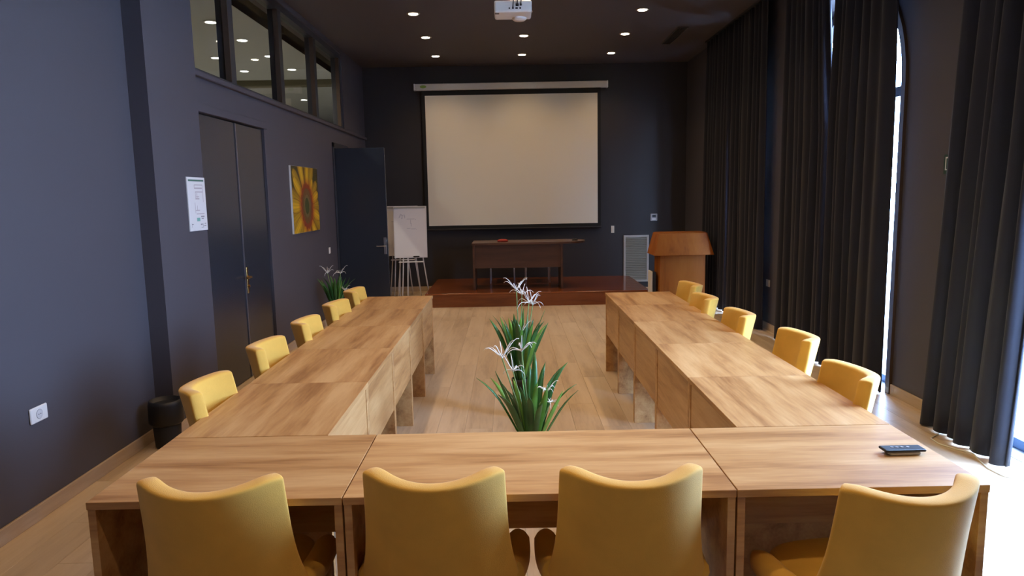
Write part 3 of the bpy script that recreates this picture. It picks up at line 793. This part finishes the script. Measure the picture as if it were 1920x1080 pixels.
# ---- spider lily plants
def leaf_bm(base, az, length, lean, width, twist, droop, seed):
    rnd = random.Random(seed); bm = bmesh.new(); n = 9; rows = []
    d = Vector((math.cos(az), math.sin(az), 0)); side = Vector((-math.sin(az+twist), math.cos(az+twist), 0))
    for i in range(n+1):
        q = i/n
        out = lean*length*q**1.15 + droop*length*max(0, q-.6)**2*2
        z = length*q*math.sqrt(max(.2, 1-(lean*.8)**2))-droop*length*max(0, q-.65)**2*1.6
        p = Vector(base)+d*out+Vector((0, 0, z))
        w = width*(.62+.75*q-.1*q*q)*(1-max(0, (q-.62)/.38)**2.0)+.0008
        fold = d*(-w*.35)
        rows.append([bm.verts.new(p-side*w), bm.verts.new(p+fold), bm.verts.new(p+side*w)])
    for r0, r1 in zip(rows, rows[1:]):
        for k in range(2): bm.faces.new((r0[k], r0[k+1], r1[k+1], r1[k]))
    return bm
def flower_bm(seed, size):
    rnd = random.Random(seed); bm = bmesh.new()
    add_lathe(bm, [(.002, -.005), (.006, .004), (.009, .012)], 8)
    for k in range(7):
        a = 2*PI*k/7+rnd.uniform(-.25, .25); L = size*rnd.uniform(1.0, 1.5); up_ = rnd.uniform(-.1, 1.6)
        pts = []; rad = []
        for i in range(7):
            q = i/6
            pts.append((math.cos(a)*L*(q**.8)*.95, math.sin(a)*L*(q**.8)*.95, .004+L*(up_*q-.75*q**3)*.9+L*.3*q)); rad.append(.0030*(1-.75*q)+.0006)
        add_tube(bm, pts, rad, 5)
    for k in range(4):
        a = rnd.uniform(0, 2*PI); L = size*.5
        add_tube(bm, [(0, 0, .005), (math.cos(a)*L*.4, math.sin(a)*L*.4, L*.8), (math.cos(a)*L*.7, math.sin(a)*L*.7, L*1.1)], .0011, 4)
    return bm
def lily(loc, label, nleaf, hpot, Lr, lean, stems, seed, rz=0):
    rnd = random.Random(seed)
    t = thing('spider_lily_plant', label, 'plant', loc, rz, 'artificial spider lily plants in black pots')
    obj('pot', lathe([(.062, 0), (.065, .01), (.064, hpot-.02), (.069, hpot-.02), (.069, hpot), (.060, hpot), (.058, hpot-.03)], 28), POTM, t, True)
    obj('soil', lathe([(.058, hpot-.035), (.058, hpot-.028)], 24), mat('soil', (.03, .02, .013), .9), t)
    for i in range(nleaf):
        az = i*2.39996+rnd.uniform(-.2, .2); q = i/nleaf
        L = rnd.uniform(*Lr); ln = lean*(.15+.75*q)*rnd.uniform(.8, 1.15)
        o = obj('leaf', leaf_bm((.028*math.cos(az), .028*math.sin(az), hpot-.03), az, L, min(.85, ln), rnd.uniform(.015, .021), rnd.uniform(-.9, .9), rnd.uniform(0, .35), seed*50+i), LEAFL if i % 4 == 2 else LEAF, t, True)
        s = o.modifiers.new('thick', 'SOLIDIFY'); s.thickness = .0016
    for j, (dx, dy, z, sz) in enumerate(stems):
        st = obj('flower_stem', tube([(dx*.15, dy*.15, hpot-.03), (dx*.5, dy*.5, (z+hpot)/2), (dx, dy, z)], [.005, .0045, .0035], 8), STEMM, t, True)
        f = obj('flower', flower_bm(seed*9+j, sz), PETAL, st, True); f.location = (dx, dy, z)
    return t
lily((.105, 3.80, 0), 'spider lily plant in the aisle nearest the front table', 24, .26, (.40, .56), .62, [(-.16, -.05, .79, .075), (-.05, .06, .80, .085), (.08, -.08, .60, .06), (-.10, .0, .70, .06), (.10, -.06, .53, .05)], 3)
lily((.063, 5.15, 0), 'taller spider lily plant further along the aisle', 24, .30, (.46, .58), .50, [(-.02, .0, .97, .075), (.02, .03, .93, .07), (.07, -.05, .88, .085), (.10, .0, .86, .07), (.01, -.05, .66, .06)], 7)
lily((-2.215, 8.75, 0), 'spider lily plant against the left wall by the sunflower print', 24, .26, (.40, .50), .48, [(.09, -.05, .74, .075), (-.08, -.02, .74, .07), (.13, -.04, .52, .06)], 12)
